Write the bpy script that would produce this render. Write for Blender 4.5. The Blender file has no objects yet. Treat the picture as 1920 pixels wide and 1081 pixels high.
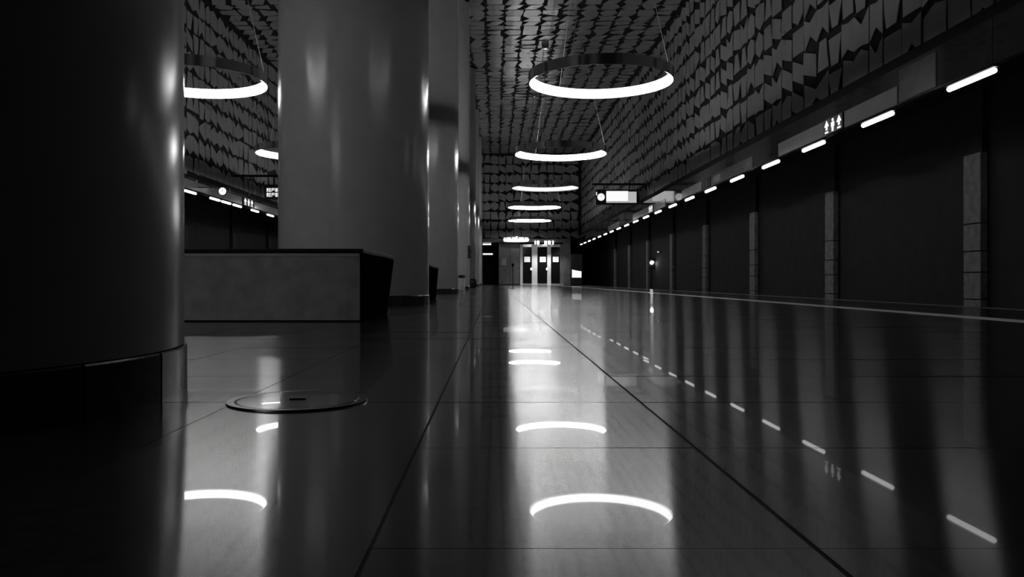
import bpy, math, random
from mathutils import Vector, Matrix, Euler
R = random.Random(11)
PI = math.pi
sc = bpy.context.scene
COL = sc.collection

# ---------------------------------------------------------------- camera, world, exposure
EYE = 0.30                    # camera height above the platform floor
F = 1530.0                    # focal length in pixels of a 1920 px wide frame
cam = bpy.data.cameras.new('camera')
cam.sensor_width = 36.0
cam.lens = 36.0 * F / 1920.0
cam.shift_x = 32.0 / 1920.0
cam.shift_y = -14.5 / 1920.0
cam.clip_start = 0.02
cam.clip_end = 300
camo = bpy.data.objects.new('camera', cam)
COL.objects.link(camo)
camo.location = (0, 0, EYE)
camo.rotation_euler = (PI / 2, 0, 0)
sc.camera = camo

w = bpy.data.worlds.new('world')
w.use_nodes = True
w.node_tree.nodes['Background'].inputs['Color'].default_value = (0.01, 0.01, 0.01, 1)
w.node_tree.nodes['Background'].inputs['Strength'].default_value = 0.2
sc.world = w
vs = sc.view_settings
vs.view_transform = 'Standard'
vs.look = 'None'
vs.gamma = 1.0
vs.use_curve_mapping = False
vs.exposure = 0.0
sc.cycles.max_bounces = 6
sc.cycles.diffuse_bounces = 3
sc.cycles.glossy_bounces = 4
sc.cycles.caustics_reflective = False
sc.cycles.caustics_refractive = False
sc.cycles.sample_clamp_indirect = 3.0

RING_POWER = 20.0
LINE_POWER = 4.0
SPOT_POWER = 95.0

# ---------------------------------------------------------------- materials
def new_mat(name, base, rough, metallic=0.0, spec=0.5, coat=0.0, coat_rough=0.03, noise=None, rnoise=None, bump=None, spot=None):
    m = bpy.data.materials.new(name)
    m.use_nodes = True
    nt = m.node_tree
    b = nt.nodes['Principled BSDF']
    b.inputs['Base Color'].default_value = (base, base, base, 1)
    b.inputs['Roughness'].default_value = rough
    b.inputs['Metallic'].default_value = metallic
    b.inputs['Specular IOR Level'].default_value = spec
    b.inputs['Coat Weight'].default_value = coat
    b.inputs['Coat Roughness'].default_value = coat_rough
    tc = nt.nodes.new('ShaderNodeTexCoord')
    geo = nt.nodes.new('ShaderNodeNewGeometry')
    def noise_ramp(scale, lo, hi, detail=4):
        n = nt.nodes.new('ShaderNodeTexNoise')
        n.inputs['Scale'].default_value = scale
        n.inputs['Detail'].default_value = detail
        nt.links.new(geo.outputs['Position'], n.inputs['Vector'])
        mr = nt.nodes.new('ShaderNodeMapRange')
        mr.inputs['From Min'].default_value = 0.3
        mr.inputs['From Max'].default_value = 0.7
        mr.inputs['To Min'].default_value = lo
        mr.inputs['To Max'].default_value = hi
        nt.links.new(n.outputs['Fac'], mr.inputs['Value'])
        return mr.outputs['Result'], n
    if noise:
        s, amt = noise
        r, _ = noise_ramp(s, base * (1 - amt), base * (1 + amt))
        nt.links.new(r, b.inputs['Base Color'])
    if rnoise:
        s, lo, hi = rnoise
        r, _ = noise_ramp(s, lo, hi)
        nt.links.new(r, b.inputs['Roughness'])
    if bump:
        s, st = bump
        n = nt.nodes.new('ShaderNodeTexNoise')
        n.inputs['Scale'].default_value = s
        n.inputs['Detail'].default_value = 3
        nt.links.new(geo.outputs['Position'], n.inputs['Vector'])
        bp = nt.nodes.new('ShaderNodeBump')
        bp.inputs['Strength'].default_value = st
        bp.inputs['Distance'].default_value = 0.01
        nt.links.new(n.outputs['Fac'], bp.inputs['Height'])
        nt.links.new(bp.outputs['Normal'], b.inputs['Normal'])
    return m

def emit_mat(name, strength, c=1.0):
    m = bpy.data.materials.new(name)
    m.use_nodes = True
    b = m.node_tree.nodes['Principled BSDF']
    b.inputs['Base Color'].default_value = (0.6, 0.6, 0.6, 1)
    b.inputs['Emission Color'].default_value = (c, c, c, 1)
    b.inputs['Emission Strength'].default_value = strength
    return m

M = {}
M['tile'] = new_mat('polished granite tile', 0.04, 0.16, spec=0.85, coat=0.20, coat_rough=0.015,
                    noise=(38, 0.35), rnoise=(2.2, 0.14, 0.18))
_b = M['tile'].node_tree.nodes['Principled BSDF']
_cx = M['tile'].node_tree.nodes.new('ShaderNodeCombineXYZ'); _cx.inputs[1].default_value = 1.0
M['tile'].node_tree.links.new(_cx.outputs[0], _b.inputs['Tangent'])
_b.inputs['Anisotropic'].default_value = 0.85
_b.inputs['IOR'].default_value = 1.75
M['grout'] = new_mat('dark grout', 0.008, 0.9)
M['relief'] = new_mat('satin relief panel', 0.34, 0.30, spec=0.8, noise=(3.0, 0.10), rnoise=(1.5, 0.27, 0.33))
M['backing'] = new_mat('black backing', 0.006, 0.9)
M['column'] = new_mat('smooth grey column cladding', 0.48, 0.2, spec=0.45, noise=(5, 0.05), rnoise=(2, 0.17, 0.23))
M['plinth'] = new_mat('dark stone plinth', 0.05, 0.22, noise=(20, 0.4))
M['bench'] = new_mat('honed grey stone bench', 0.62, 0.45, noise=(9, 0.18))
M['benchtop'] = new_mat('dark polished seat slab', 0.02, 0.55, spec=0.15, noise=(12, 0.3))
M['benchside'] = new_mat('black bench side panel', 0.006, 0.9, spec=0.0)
M['metal'] = new_mat('brushed steel', 0.55, 0.22, metallic=1.0)
M['wire'] = new_mat('steel wire', 0.35, 0.5, metallic=0.3)
M['fascia'] = new_mat('dark glossy fascia', 0.035, 0.05, spec=0.6)
M['fasciapale'] = new_mat('pale enamel fascia panel', 0.36, 0.12, noise=(2, 0.08))
M['fasciagrey'] = new_mat('grey poster panel', 0.06, 0.3, noise=(5, 0.4))
M['black'] = new_mat('black painted metal', 0.012, 0.45)
M['tunnel'] = new_mat('dark tunnel concrete', 0.012, 0.85, noise=(3, 0.4), bump=(20, 0.3))  # very dark concrete tone, varied at random
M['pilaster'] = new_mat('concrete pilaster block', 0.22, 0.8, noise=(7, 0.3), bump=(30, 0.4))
M['pilasterdark'] = new_mat('dark pilaster block', 0.03, 0.85, noise=(7, 0.3), bump=(30, 0.4))  # darker tone of the block concrete, used on the left side
M['ballast'] = new_mat('dark ballast', 0.02, 0.95, noise=(30, 0.6), bump=(30, 0.8))
M['rail'] = new_mat('rail steel', 0.3, 0.3, metallic=1.0)
M['print'] = new_mat('faded print', 0.10, 0.5)
M['rimdark'] = new_mat('dark steel rim', 0.12, 0.3, metallic=1.0)
M['white'] = new_mat('white safety line', 0.88, 0.35, noise=(8, 0.2))
M['doorwhite'] = new_mat('white door frame', 0.75, 0.35)
M['wallgrey'] = new_mat('grey panel wall', 0.13, 0.30, noise=(3, 0.2))
M['glass'] = new_mat('dark door glass', 0.008, 0.08, spec=0.5)
M['paperglow'] = emit_mat('notice with painted glow', 0.55)  # emission paints brightness into the door notices and handles
M['notice'] = new_mat('grey notice', 0.5, 0.5)
M['ring'] = emit_mat('ring diffuser', RING_POWER)
M['ringdim'] = emit_mat('worn ring diffuser', 1.0)
M['ringweak'] = emit_mat('weak ring diffuser', RING_POWER * 0.45)
M['line'] = emit_mat('strip lamp tube', LINE_POWER)
M['spot'] = emit_mat('downlight lens', 3.0)
M['glyph'] = emit_mat('backlit pictogram', 1.2)
M['screen'] = emit_mat('lit screen', 0.95)
M['screendim'] = emit_mat('lit screen dimmer half', 0.45)
M['clock'] = emit_mat('backlit clock face', 0.95)
M['signal'] = emit_mat('signal lens', 25.0)
M['signalsmall'] = emit_mat('small signal lens', 0.5)

# ---------------------------------------------------------------- mesh helpers
class MB:
    def __init__(s):
        s.v = []; s.f = []
    def add(s, vs_, fs, mat=None):
        o = len(s.v)
        for p in vs_:
            p = Vector(p)
            if mat is not None: p = mat @ p
            s.v.append(tuple(p))
        for f in fs: s.f.append(tuple(i + o for i in f))
        return s
    def box(s, x0, x1, y0, y1, z0, z1, mat=None):
        vs_ = [(x0,y0,z0),(x1,y0,z0),(x1,y1,z0),(x0,y1,z0),(x0,y0,z1),(x1,y0,z1),(x1,y1,z1),(x0,y1,z1)]
        fs = [(0,3,2,1),(4,5,6,7),(0,1,5,4),(1,2,6,5),(2,3,7,6),(3,0,4,7)]
        return s.add(vs_, fs, mat)
    def bbox(s, x0, x1, y0, y1, z0, z1, b=0.01):
        """box with its twelve edges chamfered"""
        b = min(b, (x1-x0)*.45, (y1-y0)*.45, (z1-z0)*.45)
        X=(x0,x0+b,x1-b,x1); Y=(y0,y0+b,y1-b,y1); Z=(z0,z0+b,z1-b,z1)
        vs_=[]; idx={}
        def V(i,j,k):
            if (i,j,k) not in idx:
                idx[(i,j,k)]=len(vs_); vs_.append((X[i],Y[j],Z[k]))
            return idx[(i,j,k)]
        fs=[]
        def q(a,b_,c,d): fs.append((V(*a),V(*b_),V(*c),V(*d)))
        q((1,1,0),(1,2,0),(2,2,0),(2,1,0)); q((1,1,3),(2,1,3),(2,2,3),(1,2,3))
        q((1,0,1),(2,0,1),(2,0,2),(1,0,2)); q((1,3,1),(1,3,2),(2,3,2),(2,3,1))
        q((0,1,1),(0,1,2),(0,2,2),(0,2,1)); q((3,1,1),(3,2,1),(3,2,2),(3,1,2))
        q((1,1,0),(2,1,0),(2,0,1),(1,0,1)); q((1,2,0),(1,3,1),(2,3,1),(2,2,0))
        q((1,1,3),(1,0,2),(2,0,2),(2,1,3)); q((1,2,3),(2,2,3),(2,3,2),(1,3,2))
        q((1,1,0),(0,1,1),(0,2,1),(1,2,0)); q((2,1,0),(2,2,0),(3,2,1),(3,1,1))
        q((1,1,3),(1,2,3),(0,2,2),(0,1,2)); q((2,1,3),(3,1,2),(3,2,2),(2,2,3))
        q((1,0,1),(1,0,2),(0,1,2),(0,1,1)); q((2,0,1),(3,1,1),(3,1,2),(2,0,2))
        q((1,3,1),(0,2,1),(0,2,2),(1,3,2)); q((2,3,1),(2,3,2),(3,2,2),(3,2,1))
        for i,a in ((1,0),(2,3)):
            for j,b_ in ((1,0),(2,3)):
                for k,c in ((1,0),(2,3)):
                    t=(V(i,j,c),V(i,b_,k),V(a,j,k))
                    fs.append(t)
        return s.add(vs_, fs)
    def tube(s, a, b, r, n=8, r2=None, caps=True):
        a=Vector(a); b=Vector(b); d=(b-a)
        q=d.to_track_quat('Z','Y').to_matrix()
        r2=r if r2 is None else r2
        vs_=[]; fs=[]
        for i in range(n):
            t=2*PI*i/n; c=Vector((math.cos(t),math.sin(t),0))
            vs_.append(a+q@(c*r)); vs_.append(b+q@(c*r2))
        for i in range(n):
            j=(i+1)%n; fs.append((2*i,2*j,2*j+1,2*i+1))
        if caps:
            fs.append(tuple(2*i for i in range(n))[::-1]); fs.append(tuple(2*i+1 for i in range(n)))
        return s.add(vs_,fs)
    def capsule(s, a, b, r, n=8):
        a=Vector(a); b=Vector(b); d=(b-a).normalized()
        s.tube(a, b, r, n, caps=False)
        for (p,sg) in ((a,-1),(b,1)):
            s.tube(p, p+d*sg*r*0.7, r, n, r2=r*0.6)
        return s
    def lathe(s, prof, n=32, c=(0,0), a0=0, a1=2*PI, closed_profile=False):
        full = abs(a1-a0-2*PI)<1e-6
        m = n if full else n+1
        vs_=[]; fs=[]; k=len(prof)
        for i in range(m):
            t=a0+(a1-a0)*i/n
            for (r,z) in prof: vs_.append((c[0]+r*math.cos(t), c[1]+r*math.sin(t), z))
        for i in range(n):
            j=(i+1)%m
            for q in range(k if closed_profile else k-1):
                q2=(q+1)%k
                fs.append((i*k+q, j*k+q, j*k+q2, i*k+q2))
        if not full and closed_profile:
            fs.append(tuple(range(k))); fs.append(tuple(range((m-1)*k, m*k))[::-1])
        return s.add(vs_,fs)
    def prism(s, poly, h0, h1, fn):
        """poly: list of 2D points; fn maps (u,v,h) to 3D"""
        n=len(poly)
        vs_=[fn(u,v,h0) for u,v in poly]+[fn(u,v,h1) for u,v in poly]
        fs=[tuple(range(n))[::-1], tuple(range(n,2*n))]+[(i,(i+1)%n,n+(i+1)%n,n+i) for i in range(n)]
        return s.add(vs_,fs)
    def mesh(s, name, mat=None, smooth=False):
        me=bpy.data.meshes.new(name); me.from_pydata(s.v,[],s.f); me.update()
        import bmesh
        bm=bmesh.new(); bm.from_mesh(me); bmesh.ops.recalc_face_normals(bm, faces=bm.faces); bm.to_mesh(me); bm.free()
        if mat is not None: me.materials.append(mat)
        if smooth:
            me.polygons.foreach_set('use_smooth',[True]*len(me.polygons))
            me.set_sharp_from_angle(angle=math.radians(40))
        return me
    def build(s, name, mat, parent=None, smooth=False, loc=None):
        o=bpy.data.objects.new(name, s.mesh(name,mat,smooth)); COL.objects.link(o)
        if parent is not None: o.parent=parent
        if loc is not None: o.location=loc
        return o

def place(me, name, parent, loc, rot=None, scale=None):
    o=bpy.data.objects.new(name, me); COL.objects.link(o); o.parent=parent
    o.location=loc
    if rot is not None: o.rotation_euler=rot
    if scale is not None: o.scale=scale
    return o

def empty(name, loc=(0,0,0), rz=0):
    o=bpy.data.objects.new(name,None); COL.objects.link(o); o.location=loc; o.rotation_euler=(0,0,rz)
    o.empty_display_size=0.1
    return o

def tag(o, label=None, cat=None, group=None, kind=None):
    if label: o['label']=label
    if cat: o['category']=cat
    if group: o['group']=group
    if kind: o['kind']=kind
    return o

def copy_tree(o, parent=None):
    c=o.copy(); COL.objects.link(c); c.parent=parent
    for ch in o.children: copy_tree(ch,c)
    return c

def sx(X,Y): return 928+F*X/Y
def sy(Z,Y): return 526-F*(Z-EYE)/Y

# ---------------------------------------------------------------- dimensions
EDGE_R, EDGE_L = 5.40, -8.95       # platform edges
WALL_R, WALL_L = 6.30, -9.60       # faces of the relief walls
FAS_R, FAS_L = 6.10, -9.50         # fascia planes
CEIL = 9.60
END = 60.0
Y0 = -6.0
AXIS = -1.80                       # column row
PIT = -1.15

# ---------------------------------------------------------------- floor
floor = MB().box(EDGE_L, EDGE_R, Y0, END+3, -0.5, -0.0009).build('floor', M['grout'])
tag(floor, kind='structure', label='platform floor of polished dark granite tiles')
xs=[0.36+0.5*k for k in range(-19,11)]
xs=[x for x in xs if EDGE_L<x<EDGE_R]; xs=[EDGE_L]+xs+[EDGE_R]
ys=[2.015+0.55*k for k in range(-10,106)]+[END]
WIDE={0.36:0.0034,-0.14:0.0026,-0.64:0.0013}
def halfgap(x):
    for k,g in WIDE.items():
        if abs(x-k)<1e-3: return g
    return 0.0008
cells=[]
for i in range(len(xs)-1):
    for j in range(len(ys)-1):
        xa,xb=xs[i]+halfgap(xs[i]),xs[i+1]-halfgap(xs[i+1])
        gy = 0.0016 if j in (9,10) else 0.0008
        ya,yb=ys[j]+gy,ys[j+1]-gy
        if yb-ya<0.05: continue
        cells.append((xa,xb,ya,yb))
def in_view(c):
    yc=c[3]
    if yc<0.8: return False
    return -60 < max(sx(c[1],yc),sx(c[1],max(c[2],.3))) and min(sx(c[0],yc),sx(c[0],max(c[2],.3)))<1980
vis=sorted([c for c in cells if in_view(c)], key=lambda c:c[2]+0.05*abs(c[0]))[:290]
visset=set(vis)
tile_me={}
def tilemesh(wd,ln):
    key=(round(wd,4),round(ln,4))
    if key not in tile_me:
        me=MB().box(-wd/2,wd/2,-ln/2,ln/2,-0.02,0.0).mesh('tile',M['tile'])
        me.materials.append(M['grout'])
        for p in me.polygons: p.material_index = 0 if p.normal.z>.9 else 1
        tile_me[key]=me
    return tile_me[key]
rest=MB()
TR=random.Random(5)
for c in cells:
    xa,xb,ya,yb=c
    cx,cy=(xa+xb)/2,(ya+yb)/2
    tx,ty=TR.gauss(0,0.0011),TR.gauss(0,0.0008)
    tx=max(-.0022,min(.0022,tx)); ty=max(-.0018,min(.0018,ty))
    if c in visset:
        place(tilemesh(xb-xa,yb-ya),'tile',floor,(cx,cy,0.0),(tx,ty,0))
    else:
        hw,hl=(xb-xa)/2,(yb-ya)/2
        mt=Matrix.Translation((cx,cy,0))@Euler((tx,ty,0)).to_matrix().to_4x4()
        rest.add([(-hw,-hl,-.02),(hw,-hl,-.02),(hw,hl,-.02),(-hw,hl,-.02),(-hw,-hl,0),(hw,-hl,0),(hw,hl,0),(-hw,hl,0)],
                 [(4,5,6,7),(0,1,5,4),(1,2,6,5),(2,3,7,6),(3,0,4,7)],mt)
tag(rest.build('tile_field',M['tile'],floor), kind='stuff')
# platform edge and safety lines
for (xa,xb,nm) in ((3.80,4.00,'right'),(-7.55,-7.35,'left')):
    tag(MB().bbox(xa,xb,1.0,END-0.3,-0.001,0.0035,b=0.001).build('trim_1' if nm=='right' else 'trim_2',M['white']),
        kind='structure',label='pale safety line set into the platform floor along the %s track'%nm)
for (xa,xb,k) in ((EDGE_R-0.02,EDGE_R+0.06,3),(EDGE_L-0.06,EDGE_L+0.02,4)):
    tag(MB().bbox(xa,xb,Y0,END,-0.30,0.006,b=0.006).build('trim_%d'%k,M['wallgrey']),kind='structure')

# ---------------------------------------------------------------- track pits and tunnel walls
TW_R, TW_L = 8.20, -12.1
for side,(x0,x1) in {'right':(EDGE_R,TW_R+0.5),'left':(TW_L-0.5,EDGE_L)}.items():
    tag(MB().box(x0,x1,Y0,95,PIT-0.1,PIT).build('trackbed_'+side,M['ballast']),kind='structure')
    cx=(x0+x1)/2
    for dx in (-0.72,0.72):
        rl=MB().box(cx+dx-0.07,cx+dx+0.07,Y0,95,PIT,PIT+0.03).box(cx+dx-0.01,cx+dx+0.01,Y0,95,PIT+0.03,PIT+0.13).box(cx+dx-0.035,cx+dx+0.035,Y0,95,PIT+0.13,PIT+0.17)
        tag(rl.build('rail',M['rail']),'steel running rail of the %s track, %s of its pair'%(side,'nearer the platform' if (dx<0)==(side=='right') else 'nearer the tunnel wall'),'rail','running rails of the %s track'%side)
tag(MB().box(TW_R+0.09,TW_R+0.5,Y0,95,PIT-.1,3.6).build('wall_right',M['tunnel']),kind='structure',label='dark tunnel wall beyond the right track')
tag(MB().box(TW_L-0.5,TW_L-0.09,Y0,95,PIT-.1,3.6).build('wall_left',M['tunnel']),kind='structure',label='dark tunnel wall beyond the left track')
tag(MB().box(FAS_R+0.12,TW_R+0.5,Y0,95,3.60,3.75).build('trim_5',M['backing']),kind='structure')
tag(MB().box(TW_L-0.5,FAS_L-0.12,Y0,95,3.60,3.75).build('trim_6',M['backing']),kind='structure')
tag(MB().box(TW_L-0.5,TW_R+0.5,95,95.2,PIT-.1,3.75).build('wall_tunnel',M['backing']),kind='structure')
# platform side faces
# pilasters with concrete blocks
pil_me=None
k=0
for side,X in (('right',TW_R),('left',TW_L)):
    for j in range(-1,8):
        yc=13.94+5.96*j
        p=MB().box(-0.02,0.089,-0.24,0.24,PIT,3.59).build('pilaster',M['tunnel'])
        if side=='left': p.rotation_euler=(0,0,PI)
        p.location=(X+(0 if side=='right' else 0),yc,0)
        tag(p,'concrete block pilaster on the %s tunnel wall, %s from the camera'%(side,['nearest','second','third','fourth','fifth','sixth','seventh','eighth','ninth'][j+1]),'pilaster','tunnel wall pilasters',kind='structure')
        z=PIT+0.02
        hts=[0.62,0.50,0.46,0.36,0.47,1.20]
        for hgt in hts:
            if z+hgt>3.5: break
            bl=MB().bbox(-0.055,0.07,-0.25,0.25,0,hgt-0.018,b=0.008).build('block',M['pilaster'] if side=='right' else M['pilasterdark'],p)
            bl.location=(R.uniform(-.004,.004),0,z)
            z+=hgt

# ---------------------------------------------------------------- relief panels (walls, ceiling, end wall)
PV,PU=0.66,0.62
variants=[]
VR=random.Random(3)
for kk in range(28):
    ty=kk%4
    g=lambda: VR.choice([0.01,0.05,0.10,0.14,0.18])
    n_=lambda: VR.choice([0.008,0.02,0.035])
    # corner insets in u (l,r at bottom/mid/top) and v (bottom/top at l/mid/r)
    if ty==0:    # leaning trapezoid, wedge gaps between it and its neighbours
        ul=[n_(),0.03,g()]; ur=[g(),0.03,n_()]; vb=[VR.choice([.015,.06])]*3; vt=[VR.choice([.02,.08,.12])]*3
        if VR.random()<.5: ul=ul[::-1]
        if VR.random()<.5: ur=ur[::-1]
        ul[1]=(ul[0]+ul[2])/2; ur[1]=(ur[0]+ur[2])/2
    elif ty==1:  # bowed top or bottom
        ul=[n_()]*3; ur=[n_()]*3; vb=[g()+.02,0.015,g()]; vt=[g()+.02,0.02,g()+.02]
    elif ty==2:  # waisted top and bottom (diamond gaps where two meet)
        ul=[n_()]*3; ur=[n_()]*3; vb=[0.01,g(),0.01]; vt=[0.02,VR.choice([.14,.2,.25]),0.02]
    else:        # slanted top and bottom
        a=VR.choice([.14,.2,.25]); ul=[n_()]*3; ur=[n_(),n_(),.02]; vb=[a,a/2,.01]; vt=[.01,a/2,a]
        if VR.random()<.5: vb=vb[::-1]; 
    hu,hv=0.5,PV/2
    pts=[(-hu+ul[0]/PU,-hv+vb[0]),(0,-hv+vb[1]),(hu-ur[0]/PU,-hv+vb[2]),(hu-ur[1]/PU,0),(hu-ur[2]/PU,hv-vt[2]),(0,hv-vt[1]),(-hu+ul[2]/PU,hv-vt[0]),(-hu+ul[1]/PU,0)]
    tu,tv=VR.gauss(0,.022),VR.gauss(0,.014)
    bow=VR.choice([0.0,0.004,0.007])
    vs_=[]
    for (u,v) in pts: vs_.append((u,v,max(-.02,min(.02,tu*u*PU+tv*v))-.03-(bow if abs(u)>.25 and abs(v)>.2 else 0)))
    vs_.append((0,0,bow*.6-.03))
    for (u,v) in pts: vs_.append((u,v,-0.055))
    fs=[(i,(i+1)%8,8) for i in range(8)]+[(i,9+i,9+(i+1)%8,(i+1)%8) for i in range(8)]
    variants.append((vs_,fs))
var_me=[MB().add(v,f).mesh('panel',M['relief']) for v,f in variants]

def relief(parent, u0, u1, v0, v1, frame, key, seed, limit=295, weight=None, big=0.25, pv=PV):
    """frame: 4x4 matrix taking (u, v, out) to the world"""
    rr=random.Random(seed)
    us=[u0]
    while us[-1]<u1-0.3:
        us.append(us[-1]+rr.choice([0.50,0.58,0.62,0.66]+([1.15] if rr.random()<big else [0.6])))
    nv=max(1,round((v1-v0)/pv)); dv=(v1-v0)/nv
    cells=[]
    for i in range(len(us)-1):
        fam=rr.choice([0,1,2,3])
        for j in range(nv):
            t = fam if rr.random()<.35 else rr.choice([0,0,1,2,3,3])
            vi=t+4*rr.randrange(7)
            cells.append(((us[i]+us[i+1])/2,us[i+1]-us[i],v0+dv*(j+.5),vi,rr.random()<.5,rr.random()<.5,rr.uniform(-.008,.008)))
    cells.sort(key=key)
    stuff=MB()
    for n,(uc,wd,vc,vi,fu,fv,dz) in enumerate(cells):
        # a half turn keeps the winding; mirrored shapes come from the variants themselves
        m=frame@Matrix.Translation((uc,vc,dz))@Matrix.Rotation(PI if fu else 0,4,'Z')@Matrix.Diagonal((wd,dv/PV,1,1))
        if n<limit:
            o=bpy.data.objects.new('panel',var_me[vi]); COL.objects.link(o); o.parent=parent; o.matrix_local=m
        else:
            stuff.add(variants[vi][0],variants[vi][1],m)
    if stuff.v: tag(stuff.build('panel_field',M['relief'],parent),kind='stuff')

def fr(origin,u,v,o):
    m=Matrix.Identity(4)
    for i,a in enumerate((u,v,o)):
        for r_ in range(3): m[r_][i]=a[r_]
    for r_ in range(3): m[r_][3]=origin[r_]
    return m
# right: u=+Y? out=-X ; (u,v,out) must be right handed: u=-Y, v=Z -> out = -Y x Z = -X
relr=MB().box(WALL_R+0.075,WALL_R+0.4,Y0,END+.3,3.60,CEIL+.2).build('wall_right_upper',M['backing'])
tag(relr,kind='structure',label='upper right wall clad in grey relief panels over black joints')
def kr(c):
    y=-c[0]; z=c[2]
    s=sy(z,y) if y>0 else 1e9
    ok = y>7.5 and s>-40 and sx(WALL_R,y)<1990
    return (0 if ok else 1, y)
relief(relr,-END,0.0,3.66,CEIL-.05,fr((WALL_R,0,0),(0,-1,0),(0,0,1),(-1,0,0)),kr,21)
rell=MB().box(WALL_L-0.4,WALL_L-0.075,Y0,END+.3,3.60,CEIL+.2).build('wall_left_upper',M['backing'])
tag(rell,kind='structure',label='upper left wall clad in grey relief panels over black joints')
def kl(c):
    y=c[0]; s=sx(WALL_L,y) if y>0 else 0
    return (0 if (335<s<530 and sy(c[2],y)>-30) else 1, y)
relief(rell,0.0,END,3.60,CEIL-.05,fr((WALL_L,0,0),(0,1,0),(0,0,1),(1,0,0)),kl,22)
# ceiling: u=Y, v=?, out=-Z : Y x v = -Z -> v = X gives Y x X = -Z
ceil=MB().box(WALL_L-.3,WALL_R+.3,Y0,END+.3,CEIL+0.075,CEIL+.5).build('ceiling',M['backing'])
tag(ceil,kind='structure',label='ceiling clad in grey relief panels over black joints')
def kc(c):
    y=c[0]; x=c[2]
    if y<=0: return (2,0)
    X=sx(x,y); Yp=sy(CEIL,y)
    ok = Yp>-20 and (885<X<1290 or 350<X<525)
    return (0 if ok else 1, y)
relief(ceil,2.0,END,WALL_L+.02,WALL_R-.02,fr((0,0,CEIL),(0,1,0),(1,0,0),(0,0,-1)),kc,23,big=.6)
endw=MB().box(WALL_L-.3,WALL_R+.3,END+.075,END+.4,3.30,CEIL+.2).build('wall_end_upper',M['backing'])
tag(endw,kind='structure',label='end wall above the doors clad in grey relief panels')
relief(endw,WALL_L+.05,WALL_R-.05,3.38,CEIL-.05,fr((0,END,0),(1,0,0),(0,0,1),(0,-1,0)),lambda c:-c[0],24,big=.3)

# ---------------------------------------------------------------- columns
CR=0.95
col_ys=[2.06]+[1.97+8.5*i for i in range(1,7)]
ordn=['nearest','second','third','fourth','fifth','sixth','seventh']
PL_SEG=20
plm=MB().lathe([(CR-.02,0),(CR+.008,0),(CR+.008,.114),(CR+.004,.118),(CR-.02,.118)],n=3,a0=0.006,a1=2*PI/PL_SEG-0.006,closed_profile=True).mesh('slab',M['plinth'],True)
shaft=MB().lathe([(CR-.012,0.0),(CR-.012,.118),(CR,.121),(CR,CEIL-.045)],n=96).mesh('shaft',M['column'],True)
for i,y in enumerate(col_ys):
    c=empty('column',(AXIS,y,0))
    tag(c,'%s round grey column of the row along the platform'%ordn[i].capitalize() if i else 'nearest and darkest round column, cut off by the frame',
        'column','round columns of the platform row',kind='thing')
    place(shaft,'shaft',c,(0,0,0))
    pl=MB().lathe([(CR-.008,0.001),(CR-.006,.116)],n=48).build('plinth',M['backing'],c)
    for q in range(PL_SEG):
        place(plm,'slab',pl,(0,0,0),(0,0,2*PI*q/PL_SEG))

# ---------------------------------------------------------------- benches
def bench(y0,y1,ybot,x0,x1,h,label,sidemat=None,thick=.035):
    b=empty('bench',((x0+x1)/2,(y0+y1)/2,0))
    ox,oy=(x0+x1)/2,(y0+y1)/2
    # body: vertical front, undercut back; side panels black
    t=h-thick
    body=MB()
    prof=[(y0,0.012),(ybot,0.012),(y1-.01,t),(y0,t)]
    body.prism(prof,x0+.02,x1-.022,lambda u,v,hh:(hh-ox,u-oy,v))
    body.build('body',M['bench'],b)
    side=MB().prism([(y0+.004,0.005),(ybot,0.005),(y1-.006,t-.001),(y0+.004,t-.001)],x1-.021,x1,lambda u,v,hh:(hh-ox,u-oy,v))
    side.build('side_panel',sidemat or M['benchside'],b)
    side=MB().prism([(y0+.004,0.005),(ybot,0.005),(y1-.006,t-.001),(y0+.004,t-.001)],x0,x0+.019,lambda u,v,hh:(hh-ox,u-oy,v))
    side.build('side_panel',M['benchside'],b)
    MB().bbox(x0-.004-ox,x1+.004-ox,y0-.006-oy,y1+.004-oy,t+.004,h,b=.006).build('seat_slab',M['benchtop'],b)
    MB().bbox(x0+.004-ox,x1-.024-ox,y0-.004-oy,y0+.01-oy,t-.022,t+.001,b=.003).build('lit_bevel_strip',M['doorwhite'],b)  # white strip paints the lit top bevel of the bench front
    MB().box(x0+.05-ox,x1-.05-ox,y0+.03-oy,ybot-.05-oy,0.0,0.014).build('footing',M['black'],b)
    tag(b,label,'bench','stone benches between the columns')
    return b
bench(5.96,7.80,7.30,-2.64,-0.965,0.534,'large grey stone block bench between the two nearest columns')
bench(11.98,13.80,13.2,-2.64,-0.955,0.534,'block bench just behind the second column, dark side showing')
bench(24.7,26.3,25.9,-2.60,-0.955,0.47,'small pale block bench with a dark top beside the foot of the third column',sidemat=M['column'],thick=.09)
# dark bin by the fifth column
bn=empty('litter_bin',(-0.955,35.2,0))
MB().lathe([(0,.0),(.13,.0),(.155,.03),(.17,.25),(.15,.33),(.11,.36),(0,.37)],n=20).build('body',M['black'],bn,True)
MB().lathe([(.10,.345),(.125,.35),(.13,.375),(.10,.38)],n=20,closed_profile=True).build('rim',M['benchside'],bn,True)
tag(bn,'small dark rounded bin at the foot of the fifth column','bin')
cb=empty('call_box',(AXIS+CR*math.cos(-.25)+.0,27.47+CR*math.sin(-.25),1.05),-.25)
MB().bbox(.004,.07,-.09,.09,0,.42,b=.01).build('housing',M['black'],cb)
MB().bbox(.07,.082,-.06,.06,.24,.36,b=.003).build('speaker_grille',M['metal'],cb)
MB().tube((.07,0,.12),(.086,0,.12),.025,12).build('button',M['notice'],cb)
tag(cb,'small black call box fixed to the side of the fourth column','call box')

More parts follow.
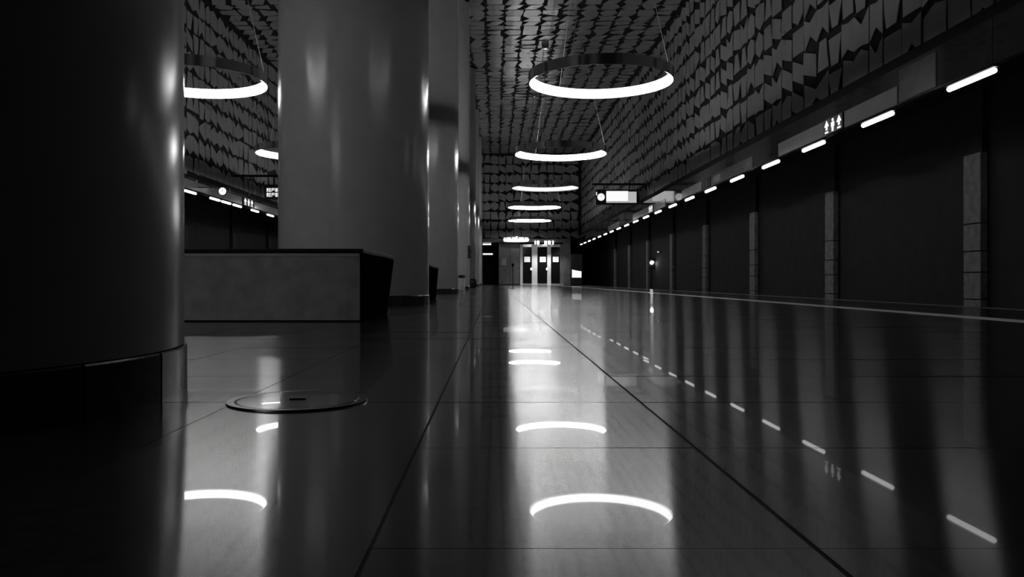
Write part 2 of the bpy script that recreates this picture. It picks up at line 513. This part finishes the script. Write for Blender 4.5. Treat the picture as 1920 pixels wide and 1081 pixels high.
# ---------------------------------------------------------------- ring lamps
def ring_proto(rad, mat, wide=False):
    r=empty('ring_lamp')
    zb,zt=(.13 if wide else 0.0),0.19
    MB().lathe([(rad,zb),(rad+.012,zb+.004),(rad+.012,zt-.004),(rad,zt),(rad-.06,zt),(rad-.06,zt-.008),(rad-.008,zt-.008),(rad-.008,zb)],n=96,closed_profile=True).build('metal_band',M['metal'],r,True)
    prof=[]
    if wide:
        cx,hw,hh,cz=rad-.07,.085,.15,.0
    else:
        cx,hw,hh,cz=rad-.040,.026,.080,.098
    for q in range(8):
        t=2*PI*(q+.5)/8
        prof.append((cx+hw*math.cos(t),cz+hh*math.sin(t)))
    MB().lathe(prof,n=64,closed_profile=True).build('diffuser',mat,r,True)
    for q in range(12):   # clamps joining the band to the diffuser
        t=2*PI*q/12+.13
        cl=MB().bbox(-.014,.006,-.03,.03,.02,.17,b=.003).build('clamp',M['wire'],r)
        cl.location=((rad+.014)*math.cos(t),(rad+.014)*math.sin(t),0); cl.rotation_euler=(0,0,t)
    return r
def finish_ring(r,rad,z):
    top=CEIL-z
    for q in range(3):
        t=2*PI*q/3+.02
        MB().tube((rad*math.cos(t)*.985,rad*math.sin(t)*.985,.165),(.10*math.cos(t),.10*math.sin(t),top-.12),.0055,6).build('wire',M['wire'],r)
    MB().lathe([(0,top-.16),(.10,top-.16),(.14,top-.12),(.14,top+.0755),(0,top+.0755)],n=20).build('canopy',M['metal'],r,True)
RR=1.32; RZ=3.945
proto=ring_proto(RR,M['ring']); finish_ring(proto,RR,RZ)
proto3=ring_proto(RR,M['ringdim']); finish_ring(proto3,RR,RZ)
protos={(True,32):proto3}
for (yy,kf) in ((6,.30),(15,.7),(24,1.5),(41,1.1),(50,1.8)):
    q_=ring_proto(RR,emit_mat('ring diffuser at %d m'%yy,RING_POWER*kf)); finish_ring(q_,RR,RZ); protos[(True,yy)]=q_
spots=[(1.97,6.5,'dimmest ring lamp, above the camera side of the right walkway, outside the picture'),
 (1.95,15.06,'largest glowing ring lamp, nearest over the right walkway'),
 (1.90,23.6,'second glowing ring lamp over the right walkway, below the largest'),
 (1.98,32.2,'third ring lamp over the right walkway, dimmer and thinner looking'),
 (1.97,40.7,'fourth ring lamp over the right walkway, in front of the end wall'),
 (2.12,49.7,'fifth ring lamp over the right walkway, second lowest in the row'),
 (-5.56,6.5,'ring lamp above the camera side of the left walkway, outside the picture'),
 (-5.56,-2.1,'unseen ring lamp over the left walkway, added behind the camera to brighten the bench'),  # out of view, added to brighten the front of the near bench
 (-5.56,15.06,'nearest ring lamp over the left walkway, between the two big columns'),
 (-5.56,23.6,'ring lamp over the left walkway, half hidden by the second column'),
 (-5.56,32.2,'third ring lamp over the left walkway, behind the second column'),
 (-5.56,40.7,'fourth ring lamp over the left walkway, behind the columns'),
 (-5.56,49.7,'fifth ring lamp over the left walkway, behind the columns')]
first={}
for (x,y,lab) in spots:
    src = protos.get((x>0,round(y)),proto)
    key=id(src)
    if key not in first: r=src; first[key]=1
    else: r=copy_tree(src)
    r.location=(x,y,RZ)
    tag(r,lab,'lamp','ring lamps over the %s walkway'%('right' if x>0 else 'left'))
small=ring_proto(.90,M['ringdim'],wide=True); finish_ring(small,.90,3.30)
small.location=(1.50,57.6,3.20)
tag(small,'smallest ring lamp, low in front of the glass doors','lamp')

# ---------------------------------------------------------------- fascias, strip lamps, signs on the fascias
def fascia(side):
    sgn=1 if side=='right' else -1
    X=FAS_R if side=='right' else FAS_L
    f=empty('trim_7' if side=='right' else 'trim_8')
    tag(f,kind='structure',label='dark glossy fascia band hung over the %s track'%side)
    y=2.0; q=0
    while y<END-.1:
        ln=min(4.0,END-.05-y)
        a=MB().bbox(min(X,X+sgn*.10),max(X,X+sgn*.10),y+.004,y+ln-.004,2.955 if side=='right' else 3.145,3.53,b=.004).build('fascia_panel',M['fascia'],f)
        y+=ln
    MB().box(min(X+sgn*.10,X+sgn*.30),max(X+sgn*.10,X+sgn*.30),2.0,END,3.16,3.62).build('backing',M['backing'],f)
    return f
fascia('right'); fascia('left')
def on_fascia(side,ya,yb,z0,z1,mat,name,label,cat,th=.012,group=None):
    X=FAS_R if side=='right' else FAS_L
    s=-1 if side=='right' else 1
    o=empty(name,(X,(ya+yb)/2,z0))
    hl=abs(yb-ya)/2
    MB().bbox(min(s*.002,s*th),max(s*.002,s*th),-hl,hl,0,z1-z0,b=.003).build('face',mat,o)
    MB().bbox(min(s*.001,s*th*.6),max(s*.001,s*th*.6),-hl-.012,hl+.012,-.012,z1-z0+.012,b=.002).build('edge_frame',M['black'],o)
    tag(o,label,cat,group)
    return o
PG='pale enamel panels on the fascias'
on_fascia('right',15.12,17.54,2.975,3.235,M['fasciapale'],'enamel_panel','pale blank fascia panel on the far side of the lit pictogram sign','panel',group=PG)
on_fascia('right',12.36,14.22,2.975,3.245,M['fasciapale'],'enamel_panel','pale blank fascia panel on the near side of the lit pictogram sign','panel',group=PG)
pc=on_fascia('right',11.28,12.30,2.99,3.46,M['fasciagrey'],'poster_panel','dim grey poster panel on the right fascia, tallest of the row','panel')
for q in range(5):
    zz=.06+q*.085
    MB().box(-.0145,-.0115,-.40,.40-R.uniform(0,.4),zz,zz+.02).build('print_line',M['print'],pc)
on_fascia('right',24.1,26.6,2.975,3.23,M['fasciapale'],'enamel_panel','pale fascia panel behind the striped ventilation grille','panel',group=PG)
td=on_fascia('right',19.3,23.0,2.975,3.25,M['fasciagrey'],'text_sign','grey fascia sign with rows of small dark lettering','sign')
for (ya,yb,za,zb) in ((-1.6,-.9,.05,.22),(-.7,.9,.17,.21),(-.7,.4,.10,.13),(-.7,1.2,.05,.075),(1.35,1.7,.06,.20)):
    MB().box(-.0145,-.0115,-yb,-ya,za,zb).build('lettering',M['fasciapale'] if ya>1 or ya<-1 else M['black'],td)
vg=empty('vent_grille',(FAS_R,23.55,2.975))
MB().box(-.008,-.001,-.48,.48,0,.26).build('backplate',M['backing'],vg)
for q in range(9):
    MB().bbox(-.02,-.004,-.46+q*.11,-.42+q*.11,.01,.25,b=.003).build('slat',M['fasciagrey'],vg)
tag(vg,'striped ventilation grille on the right fascia beside the lettered sign','grille')
on_fascia('right',29.2,31.3,2.975,3.22,M['fasciapale'],'enamel_panel','pale fascia panel below the mirrored clock sign','panel',group=PG)
on_fascia('right',32.3,36.0,2.975,3.22,M['fasciapale'],'enamel_panel','pale fascia panel beyond the small lit pictogram sign','panel',group=PG)
on_fascia('right',40.0,44.0,2.975,3.20,M['fasciapale'],'enamel_panel','farthest pale fascia panel over the right track','panel',group=PG)
on_fascia('left',21.0,30.6,3.16,3.43,M['fasciapale'],'enamel_panel','long pale fascia panel over the left track beneath the clock','panel',group=PG)
on_fascia('left',32.2,37.0,3.16,3.41,M['fasciapale'],'enamel_panel','farther pale fascia panel over the left track beyond the pictograms','panel',group=PG)

def glyph_sign(side,ya,yb,z0,z1,label,th=.03):
    X=FAS_R if side=='right' else FAS_L
    s=-1 if side=='right' else 1
    o=empty('pictogram_sign',(X,(ya+yb)/2,z0))
    hl=(yb-ya)/2; H=z1-z0
    MB().bbox(min(s*.002,s*th),max(s*.002,s*th),-hl,hl,0,H,b=.004).build('housing',M['black'],o)
    fx=s*(th+.001)
    wg=(yb-ya)/3
    def fn(cy): return lambda u,v,h:(fx+s*h,cy-u*(1 if side=='right' else -1),v)
    for i,kind in enumerate(('arrow','person','arrow')):
        cy=(-hl+wg*(i+.5))*(-1 if side=='right' else 1)*-1
        g=MB()
        a=wg*.36
        if kind=='arrow':
            g.prism([(-a,H*.52),(-a*.35,H*.52),(-a*.35,H*.30),(a*.35,H*.30),(a*.35,H*.52),(a,H*.52),(0,H*.90)],0,.006,fn(cy))
            g.prism([(-a*.7,H*.10),(a*.7,H*.10),(a*.7,H*.20),(-a*.7,H*.20)],0,.006,fn(cy))
            g.build('arrow',M['glyph'],o)
        else:
            g.prism([(a*.38*math.cos(t*PI/5),H*.80+H*.10*math.sin(t*PI/5)) for t in range(10)],0,.006,fn(cy))
            g.prism([(-a*.7,H*.66),(-a*.6,H*.36),(-a*.38,H*.36),(-a*.34,H*.08),(a*.34,H*.08),(a*.38,H*.36),(a*.6,H*.36),(a*.7,H*.66)],0,.006,fn(cy))
            g.build('pictogram',M['glyph'],o)
    tag(o,label,'sign','lit pictogram signs on the fascias')
    return o
glyph_sign('right',14.26,15.06,2.965,3.25,'black fascia sign with three white glowing pictograms, arrow, person, arrow')
glyph_sign('right',31.4,32.2,2.965,3.25,'smaller looking pictogram sign on the right fascia near the clock sign')
glyph_sign('left',30.75,32.0,3.155,3.46,'glowing pictogram sign on the left fascia, right of the round clock')

lam_me=MB().capsule((0,-.50,0),(0,.50,0),.036,10).mesh('tube',M['line'],True)
hous=MB().bbox(-.045,.045,-.56,.56,.036,.055,b=.006).mesh('housing',M['black'])
clipm=MB().bbox(-.012,.012,-.03,.03,.054,.0645,b=.003).mesh('bracket',M['black'])
words20=['nearest','second','third','fourth','fifth','sixth','seventh','eighth','ninth','tenth','eleventh','twelfth','thirteenth','fourteenth','fifteenth','sixteenth','seventeenth','eighteenth','nineteenth','twentieth','twenty-first','farthest']
inv=[1.121,1.395,1.675,1.934,2.203,2.475,2.74,3.0,3.27,3.53,3.79,4.05,4.31,4.57,4.83,5.10,5.38,5.65,5.92,6.17]
def lamp(x,y,z,lab,grp,s=1):
    o=empty('strip_lamp',(x,y,z))
    place(lam_me,'tube',o,(0,0,0),scale=(1,s,1)); place(hous,'housing',o,(0,0,0),scale=(1,s,1))
    place(clipm,'bracket',o,(0,-.4,0)); place(clipm,'bracket',o,(0,.4,0))
    tag(o,lab,'lamp',grp)
for i,v in enumerate(inv):
    lamp(FAS_R+.05,F*(FAS_R+.05)*v/1000,2.889,'%s short white tube lamp in the dashed line under the right fascia'%(words20[i] if i<19 else 'farthest'),'strip lamps under the right fascia')
linv=[1.751,1.905,1.985,2.07,2.222,2.375,2.53,2.68]
lw=['nearest visible','second','third','fourth','fifth','sixth','seventh','farthest']
for i,v in enumerate(linv):
    lamp(FAS_L-.05,F*9.55*v/1000,3.075,'%s white tube lamp under the left fascia between the columns'%lw[i],'strip lamps under the left fascia',s=.9)

# ---------------------------------------------------------------- hanging signs
def seg(poly_mb,x0,x1,z0,z1,y): poly_mb.box(x0,x1,y,y+.004,z0,z1)
def hang_sign(x0,x1,z0,z1,y,beamz,wallx,label,full):
    o=empty('platform_sign',((x0+x1)/2,y,z0))
    W=(x1-x0)/2; H=z1-z0
    MB().bbox(-W,W,0,.16,0,H,b=.012).build('housing',M['black'],o)
    xa,xb=sorted((wallx-o.location.x, (x0-.15-o.location.x) if wallx>x0 else (x1+.15-o.location.x)))
    MB().box(xa,xb,.04,.12,beamz-z0-.04,beamz-z0+.04).build('beam',M['black'],o)
    for dx in (-W*.6,W*.6):
        MB().tube((dx,.08,H-.01),(dx,.08,beamz-z0),.02,8).build('hanger',M['black'],o)
    fy=-.006
    if full:
        c=(-W+.22,H/2+.0)
        ck=MB().tube((c[0],-.004,c[1]),(c[0],.004,c[1]),.155,28).build('clock_face',M['clock'],o)
        MB().box(c[0]-.006,c[0]+.006,-.010,-.005,c[1]-.01,c[1]+.11).build('hand',M['black'],ck)
        MB().add([(c[0]-.005,-.010,c[1]),(c[0]+.006,-.010,c[1]-.008),(c[0]+.075,-.010,c[1]+.04),(c[0]+.07,-.010,c[1]+.05)],[(0,1,2,3)]).build('hand',M['black'],ck)
        MB().box(-W+.015,-W+.05,-.008,0,H*.62,H*.85).build('line_number',M['screen'],o)
        x_a=-W+.44
        MB().box(x_a,W-.42,-.010,0,H*.22,H*.90).build('display',M['screen'],o)
        MB().box(W-.41,W-.07,-.010,0,H*.12,H*.86).build('display',M['screendim'],o)
        MB().box(x_a,W-.42,-.009,0,H*.12,H*.20).build('display',M['screendim'],o)
    else:
        # two rows of lit characters
        for row,(za,zb) in enumerate(((.50,.74),(.16,.42))):
            x=-W+.08
            kk=0
            while x<W-.1:
                wd=(.05,.08,.11,.07)[kk%4]; g=MB()
                hgt=(zb-za)*H
                g.box(x,x+.018,-.008,0,za*H,zb*H); g.box(x+.018,x+wd,-.008,0,zb*H-.03,zb*H)
                if kk%2: g.box(x+.018,x+wd,-.008,0,za*H,za*H+.03)
                if kk%3==0: g.box(x+wd-.018,x+wd,-.008,0,za*H,zb*H)
                g.box(x+.018,x+wd,-.008,0,(za+zb)/2*H-.012,(za+zb)/2*H+.012)
                g.build('character',M['screen'],o)
                x+=wd+.025; kk+=1
    tag(o,label,'sign')
    return o
hang_sign(4.24,6.02,3.50,4.13,34.3,4.36,WALL_R+.02,'hanging black platform sign with white round clock and glowing display',True)
hang_sign(-8.47,-6.9,3.30,3.84,30.0,4.16,WALL_L-.02,'hanging black sign with two rows of lit characters by the second column',False)
ck=empty('round_clock',(-8.68,26.0,3.15))
MB().tube((0,0,0),(0,.09,0),.135,28).build('case',M['black'],ck)
fc=MB().tube((0,-.006,0),(0,.01,0),.118,28).build('clock_face',M['clock'],ck)
MB().box(-.005,.005,-.010,-.006,-.005,.085).build('hand',M['black'],fc)
MB().box(-.045,.0,-.010,-.006,-.005,.006).build('hand',M['black'],fc)
for dx in (-.16,.22):
    MB().tube((dx,.045,.12),(dx,.045,-.08),.008,6).build('rod',M['wire'],ck)
MB().box(-.80,.24,.03,.06,.115,.14).build('bracket_arm',M['black'],ck)
tag(ck,'small white round clock hung against the left fascia','clock')

# ---------------------------------------------------------------- end wall, doors, vestibule
def Xp(px,Y=END): return (px-928)/F*Y
def Zp(py,Y=END): return EYE+(526-py)/F*Y
def facade(x0,x1,z0,z1,mat,name,th=.10,dy=0,label=None):
    return tag(MB().bbox(x0,x1,END+dy,END+dy+th,z0,z1,b=.006).build(name,mat),kind='structure',label=label)
facade(WALL_L,Xp(905),0,3.36,M['wallgrey'],'wall_end_left',label='grey end wall beside the columns')
# dark passage opening
facade(Xp(905),Xp(935),0,3.36,M['backing'],'wall_end_passage',dy=3.0)
tag(MB().box(Xp(905),Xp(935),END,END+3,3.36,3.42).build('ceiling_passage',M['glass']),kind='structure')
tag(MB().box(Xp(905)-.02,Xp(905),END+.1,END+3,0,3.36).build('wall_passage_left',M['glass']),kind='structure')
tag(MB().box(Xp(935),Xp(935)+.02,END+.1,END+3,0,3.36).build('wall_passage_right',M['glass']),kind='structure')
# header with downlights
hd=MB().bbox(Xp(905),Xp(1062),END-.9,END+.1,3.10,3.34,b=.01).build('trim_9',M['wallgrey']); tag(hd,kind='structure',label='projecting header soffit over the glass doors')
# grey wall panels between passage and doors
gw=MB().box(Xp(935),Xp(975),END+.03,END+.10,0,3.12).build('wall_end',M['backing']); tag(gw,kind='structure',label='grey panelled end wall left of the glass doors')
for a,b in ((935.3,956.5),(957,974.5)):
    for za,zb in ((0.05,3.10),):
        MB().bbox(Xp(a),Xp(b),END,END+.05,za,zb,b=.006).build('panel',M['wallgrey'],gw)
nt_=MB().bbox(Xp(941),Xp(949.5),END-.015,END-.001,Zp(497),Zp(484),b=.004).build('notice',M['notice'])
tag(nt_,'pale notice on the grey wall panel left of the glass doors','notice')
rw=MB().bbox(Xp(1055.5),Xp(1069),END-.35,END+.1,0,3.36,b=.01).build('wall_end_right',M['wallgrey']); tag(rw,kind='structure',label='grey pier right of the glass doors')
tag(MB().box(Xp(1069),TW_R+.5,END+.3,END+.4,-.02,.0).build('trim_10',M['tunnel']),kind='structure')
edges=[(975,980,981,996.5,997.5),(997,1007.5,1008,1026,1026),(1026,1033,1033.5,1049.5,1050)]
for i,(fa,fb,ga,gb,_) in enumerate(edges):
    d=empty('door_%d'%(i+1),(Xp((ga+gb)/2),END,0))
    ox=Xp((ga+gb)/2)
    tag(d,kind='structure',label='%s dark glass door with a white square notice'%(['left','middle','right'][i]))
    fr_=MB().bbox(Xp(fa)-ox,Xp(fb)-ox,-.06,.08,0,2.98,b=.01)
    fr_.build('door_frame',M['doorwhite'],d)
    if i==2: MB().bbox(Xp(1050)-ox,Xp(1055.5)-ox,-.04,.08,0,2.98,b=.01).build('door_frame',M['wallgrey'],d)
    MB().bbox(Xp(ga)-ox-.02,Xp(gb)-ox+.02,-.02,.06,2.78,2.98,b=.006).build('transom',M['metal'],d)
    MB().bbox(Xp(ga)-ox-.02,Xp(gb)-ox+.02,-.01,.05,0.0,.10,b=.006).build('kick_rail',M['metal'],d)
    MB().box(Xp(ga)-ox-.02,Xp(gb)-ox+.02,.03,.045,.10,2.78).build('glass',M['glass'],d)
    nx=((983,994),(1012,1023.5),(1036.5,1047.5))[i]
    MB().bbox(Xp(nx[0])-ox,Xp(nx[1])-ox,.005,.029,Zp(491),Zp(481),b=.004).build('notice',M['paperglow'],d)
    if i<2:
        hx=(996,1025.3)[i]
        MB().bbox(Xp(hx-1.7)-ox,Xp(hx+1.7)-ox,-.10,-.065,Zp(506.5),Zp(501.5),b=.01).build('handle',M['paperglow'],d)
tag(MB().box(Xp(935),Xp(1069),END+.12,END+.2,0,3.36).build('wall_end_back',M['backing']),kind='structure')
# threshold strip, its white painting the light reflected on the floor
tag(MB().bbox(Xp(975),Xp(1056),END-.45,END-.05,0.0005,.02,b=.006).build('trim_11',M['doorwhite']),kind='structure',label='pale threshold strip painted as floor glow before the glass doors')
# passage: two rows of small lamps
def downlight(x,y,z,lab,grp,r=.055,power=True,side=None):
    o=empty('downlight',(x,y,z))
    MB().lathe([(0,.126),(r+.02,.126),(r+.02,.17),(0,.17)],n=20).build('cap',M['metal'],o,True)
    MB().box(-.015,.015,0,.14,.14,.165).build('bracket',M['metal'],o)
    MB().lathe([(0,-.13),(r*.85,-.13),(r,-.11),(r,.11),(r*.85,.125),(0,.125)],n=20).build('lens',M['spot'],o,True)
    if power:
        l=bpy.data.lights.new('downlight_beam','SPOT'); l.energy=SPOT_POWER; l.spot_size=math.radians(120); l.spot_blend=.6; l.shadow_soft_size=.05
        lo=bpy.data.objects.new('downlight_beam',l); COL.objects.link(lo); lo.parent=o; lo.location=(0,0,-.20)
    tag(o,lab,'lamp',grp)
    return o
places5=['leftmost','second','middle','fourth','rightmost']
for i,px in enumerate((1003.5,1009,1023,1030,1037)):
    downlight(Xp(px,END-1.04),END-1.04,Zp(454.5,END-1.04),'%s small glowing lantern on the header over the glass doors'%places5[i],'downlights over the glass doors',r=(.045,.085,.085,.10,.045)[i],power=(i in (0,2,4)))
#downlight(Xp(966,END-1.04),END-1.04,Zp(454.5,END-1.04),'small glowing lantern on the header over the grey wall panel','downlights over the glass doors',r=.06)
# white light bars in the passage
for (px0,px1,py,nm,yy) in ((905,921,457.5,'upper',END+.3),(906,924,476,'lower',END+2.6)):
    o=empty('light_bar',(Xp((px0+px1)/2,yy),yy,Zp(py,yy)))
    hw=(px1-px0)/2/F*yy
    MB().bbox(-hw,hw,0,.06,-.06,.06,b=.015).build('diffuser',M['screen'],o)
    MB().bbox(-hw-.02,hw+.02,.05,.10,-.08,.08,b=.01).build('housing',M['black'],o)
    for dx in (-hw*.7,hw*.7): MB().tube((dx,.08,.07),(dx,.08,3.355-o.location.z),.01,6).build('rod',M['black'],o)
    tag(o,'%s short lit bar in the dark passage beside the columns'%nm,'lamp','lit bars in the dark passage')
# posts
po=empty('barrier_post',((961.5-928)/F*31,31,0))
MB().lathe([(0,0),(.11,0),(.11,.012),(.03,.022),(.018,.05),(.018,.84),(0,.84)],n=16).build('post',M['black'],po,True)
MB().lathe([(0,.84),(.035,.84),(.04,.87),(.04,.93),(.025,.955),(0,.96)],n=16).build('head',M['benchside'],po,True)
tag(po,'slim dark free-standing post in front of the end wall','post')
# lit kiosk at the platform end
kx=Xp(1081,50); ko=empty('information_kiosk',(kx,50,0))
MB().bbox(-.36,.36,0,.28,0.04,1.93,b=.02).build('cabinet',M['black'],ko)
MB().bbox(-.33,.33,.03,.25,0,.05,b=.01).build('base',M['benchside'],ko)
z0,z1=Zp(520,50),Zp(505,50)
MB().add([(-.28,-.012,z0),(.30,-.012,z0),(.30,-.012,z1-.11),(-.02,-.012,z1-.06),(-.28,-.012,z1),(-.28,0.002,z0),(.30,0.002,z0),(.30,0.002,z1-.11),(-.02,0.002,z1-.06),(-.28,0.002,z1)],
         [(0,1,2,3,4),(5,6,1,0),(6,7,2,1),(7,8,3,2),(8,9,4,3),(9,5,0,4)]).build('screen',M['screen'],ko)
MB().bbox(-.36,.36,-.05,0,z1+.02,z1+.07,b=.01).build('visor',M['black'],ko)
tag(ko,'black cabinet with a low lit white screen at the platform end','kiosk')

# tunnel signal lamps
sg=empty('signal_lamp',((1222-928)/F*42.2,42.2,EYE+34/F*42.2))
MB().bbox(-.16,.16,.02,.16,-.32,.24,b=.02).build('housing',M['black'],sg)
MB().tube((0,-.02,0),(0,.03,0),.085,18).build('lens',M['signal'],sg)
MB().lathe([(.10,0),(.11,0),(.11,.14),(.10,.14)],n=18,a0=0,a1=PI,closed_profile=True).build('hood',M['black'],sg).rotation_euler=(PI/2,0,0)
MB().tube((0,.09,-.32),(0,.09,PIT-sg.location.z),.04,10).build('mast',M['black'],sg)
tag(sg,'bright round signal lamp beside the right track','signal')
s2=empty('signal_lamp',((1234-928)/F*40.5,40.5,EYE+54/F*40.5))
MB().bbox(-.07,.07,.01,.10,-.09,.09,b=.012).build('housing',M['black'],s2)
MB().tube((0,-.01,0),(0,.02,0),.045,14).build('lens',M['signalsmall'],s2)
MB().box(-.02,TW_R+.09-s2.location.x,.04,.07,-.02,.02).build('bracket_arm',M['black'],s2)
tag(s2,'faint small signal light above and right of the bright one','signal')

# ---------------------------------------------------------------- round floor cover
hc=empty('floor_cover',(-0.49,2.03,0))
MB().lathe([(.150,0.0),(.172,0.0),(.170,.005),(.152,.005)],n=64,closed_profile=True).build('rim',M['rimdark'],hc,True)
dsk=MB().lathe([(0,.004),(.120,.0045),(.146,.0035),(.148,.0),(0,.0)],n=64).build('lid',M['tile'],hc,True)
dsk.location=(0,0,.002); dsk.rotation_euler=(.010,-.002,0)
MB().bbox(-.02,.02,-.008,.008,.006,.009,b=.001).build('key_slot',M['black'],hc)
tag(hc,'round metal-rimmed cover set in the floor before the large bench','cover')
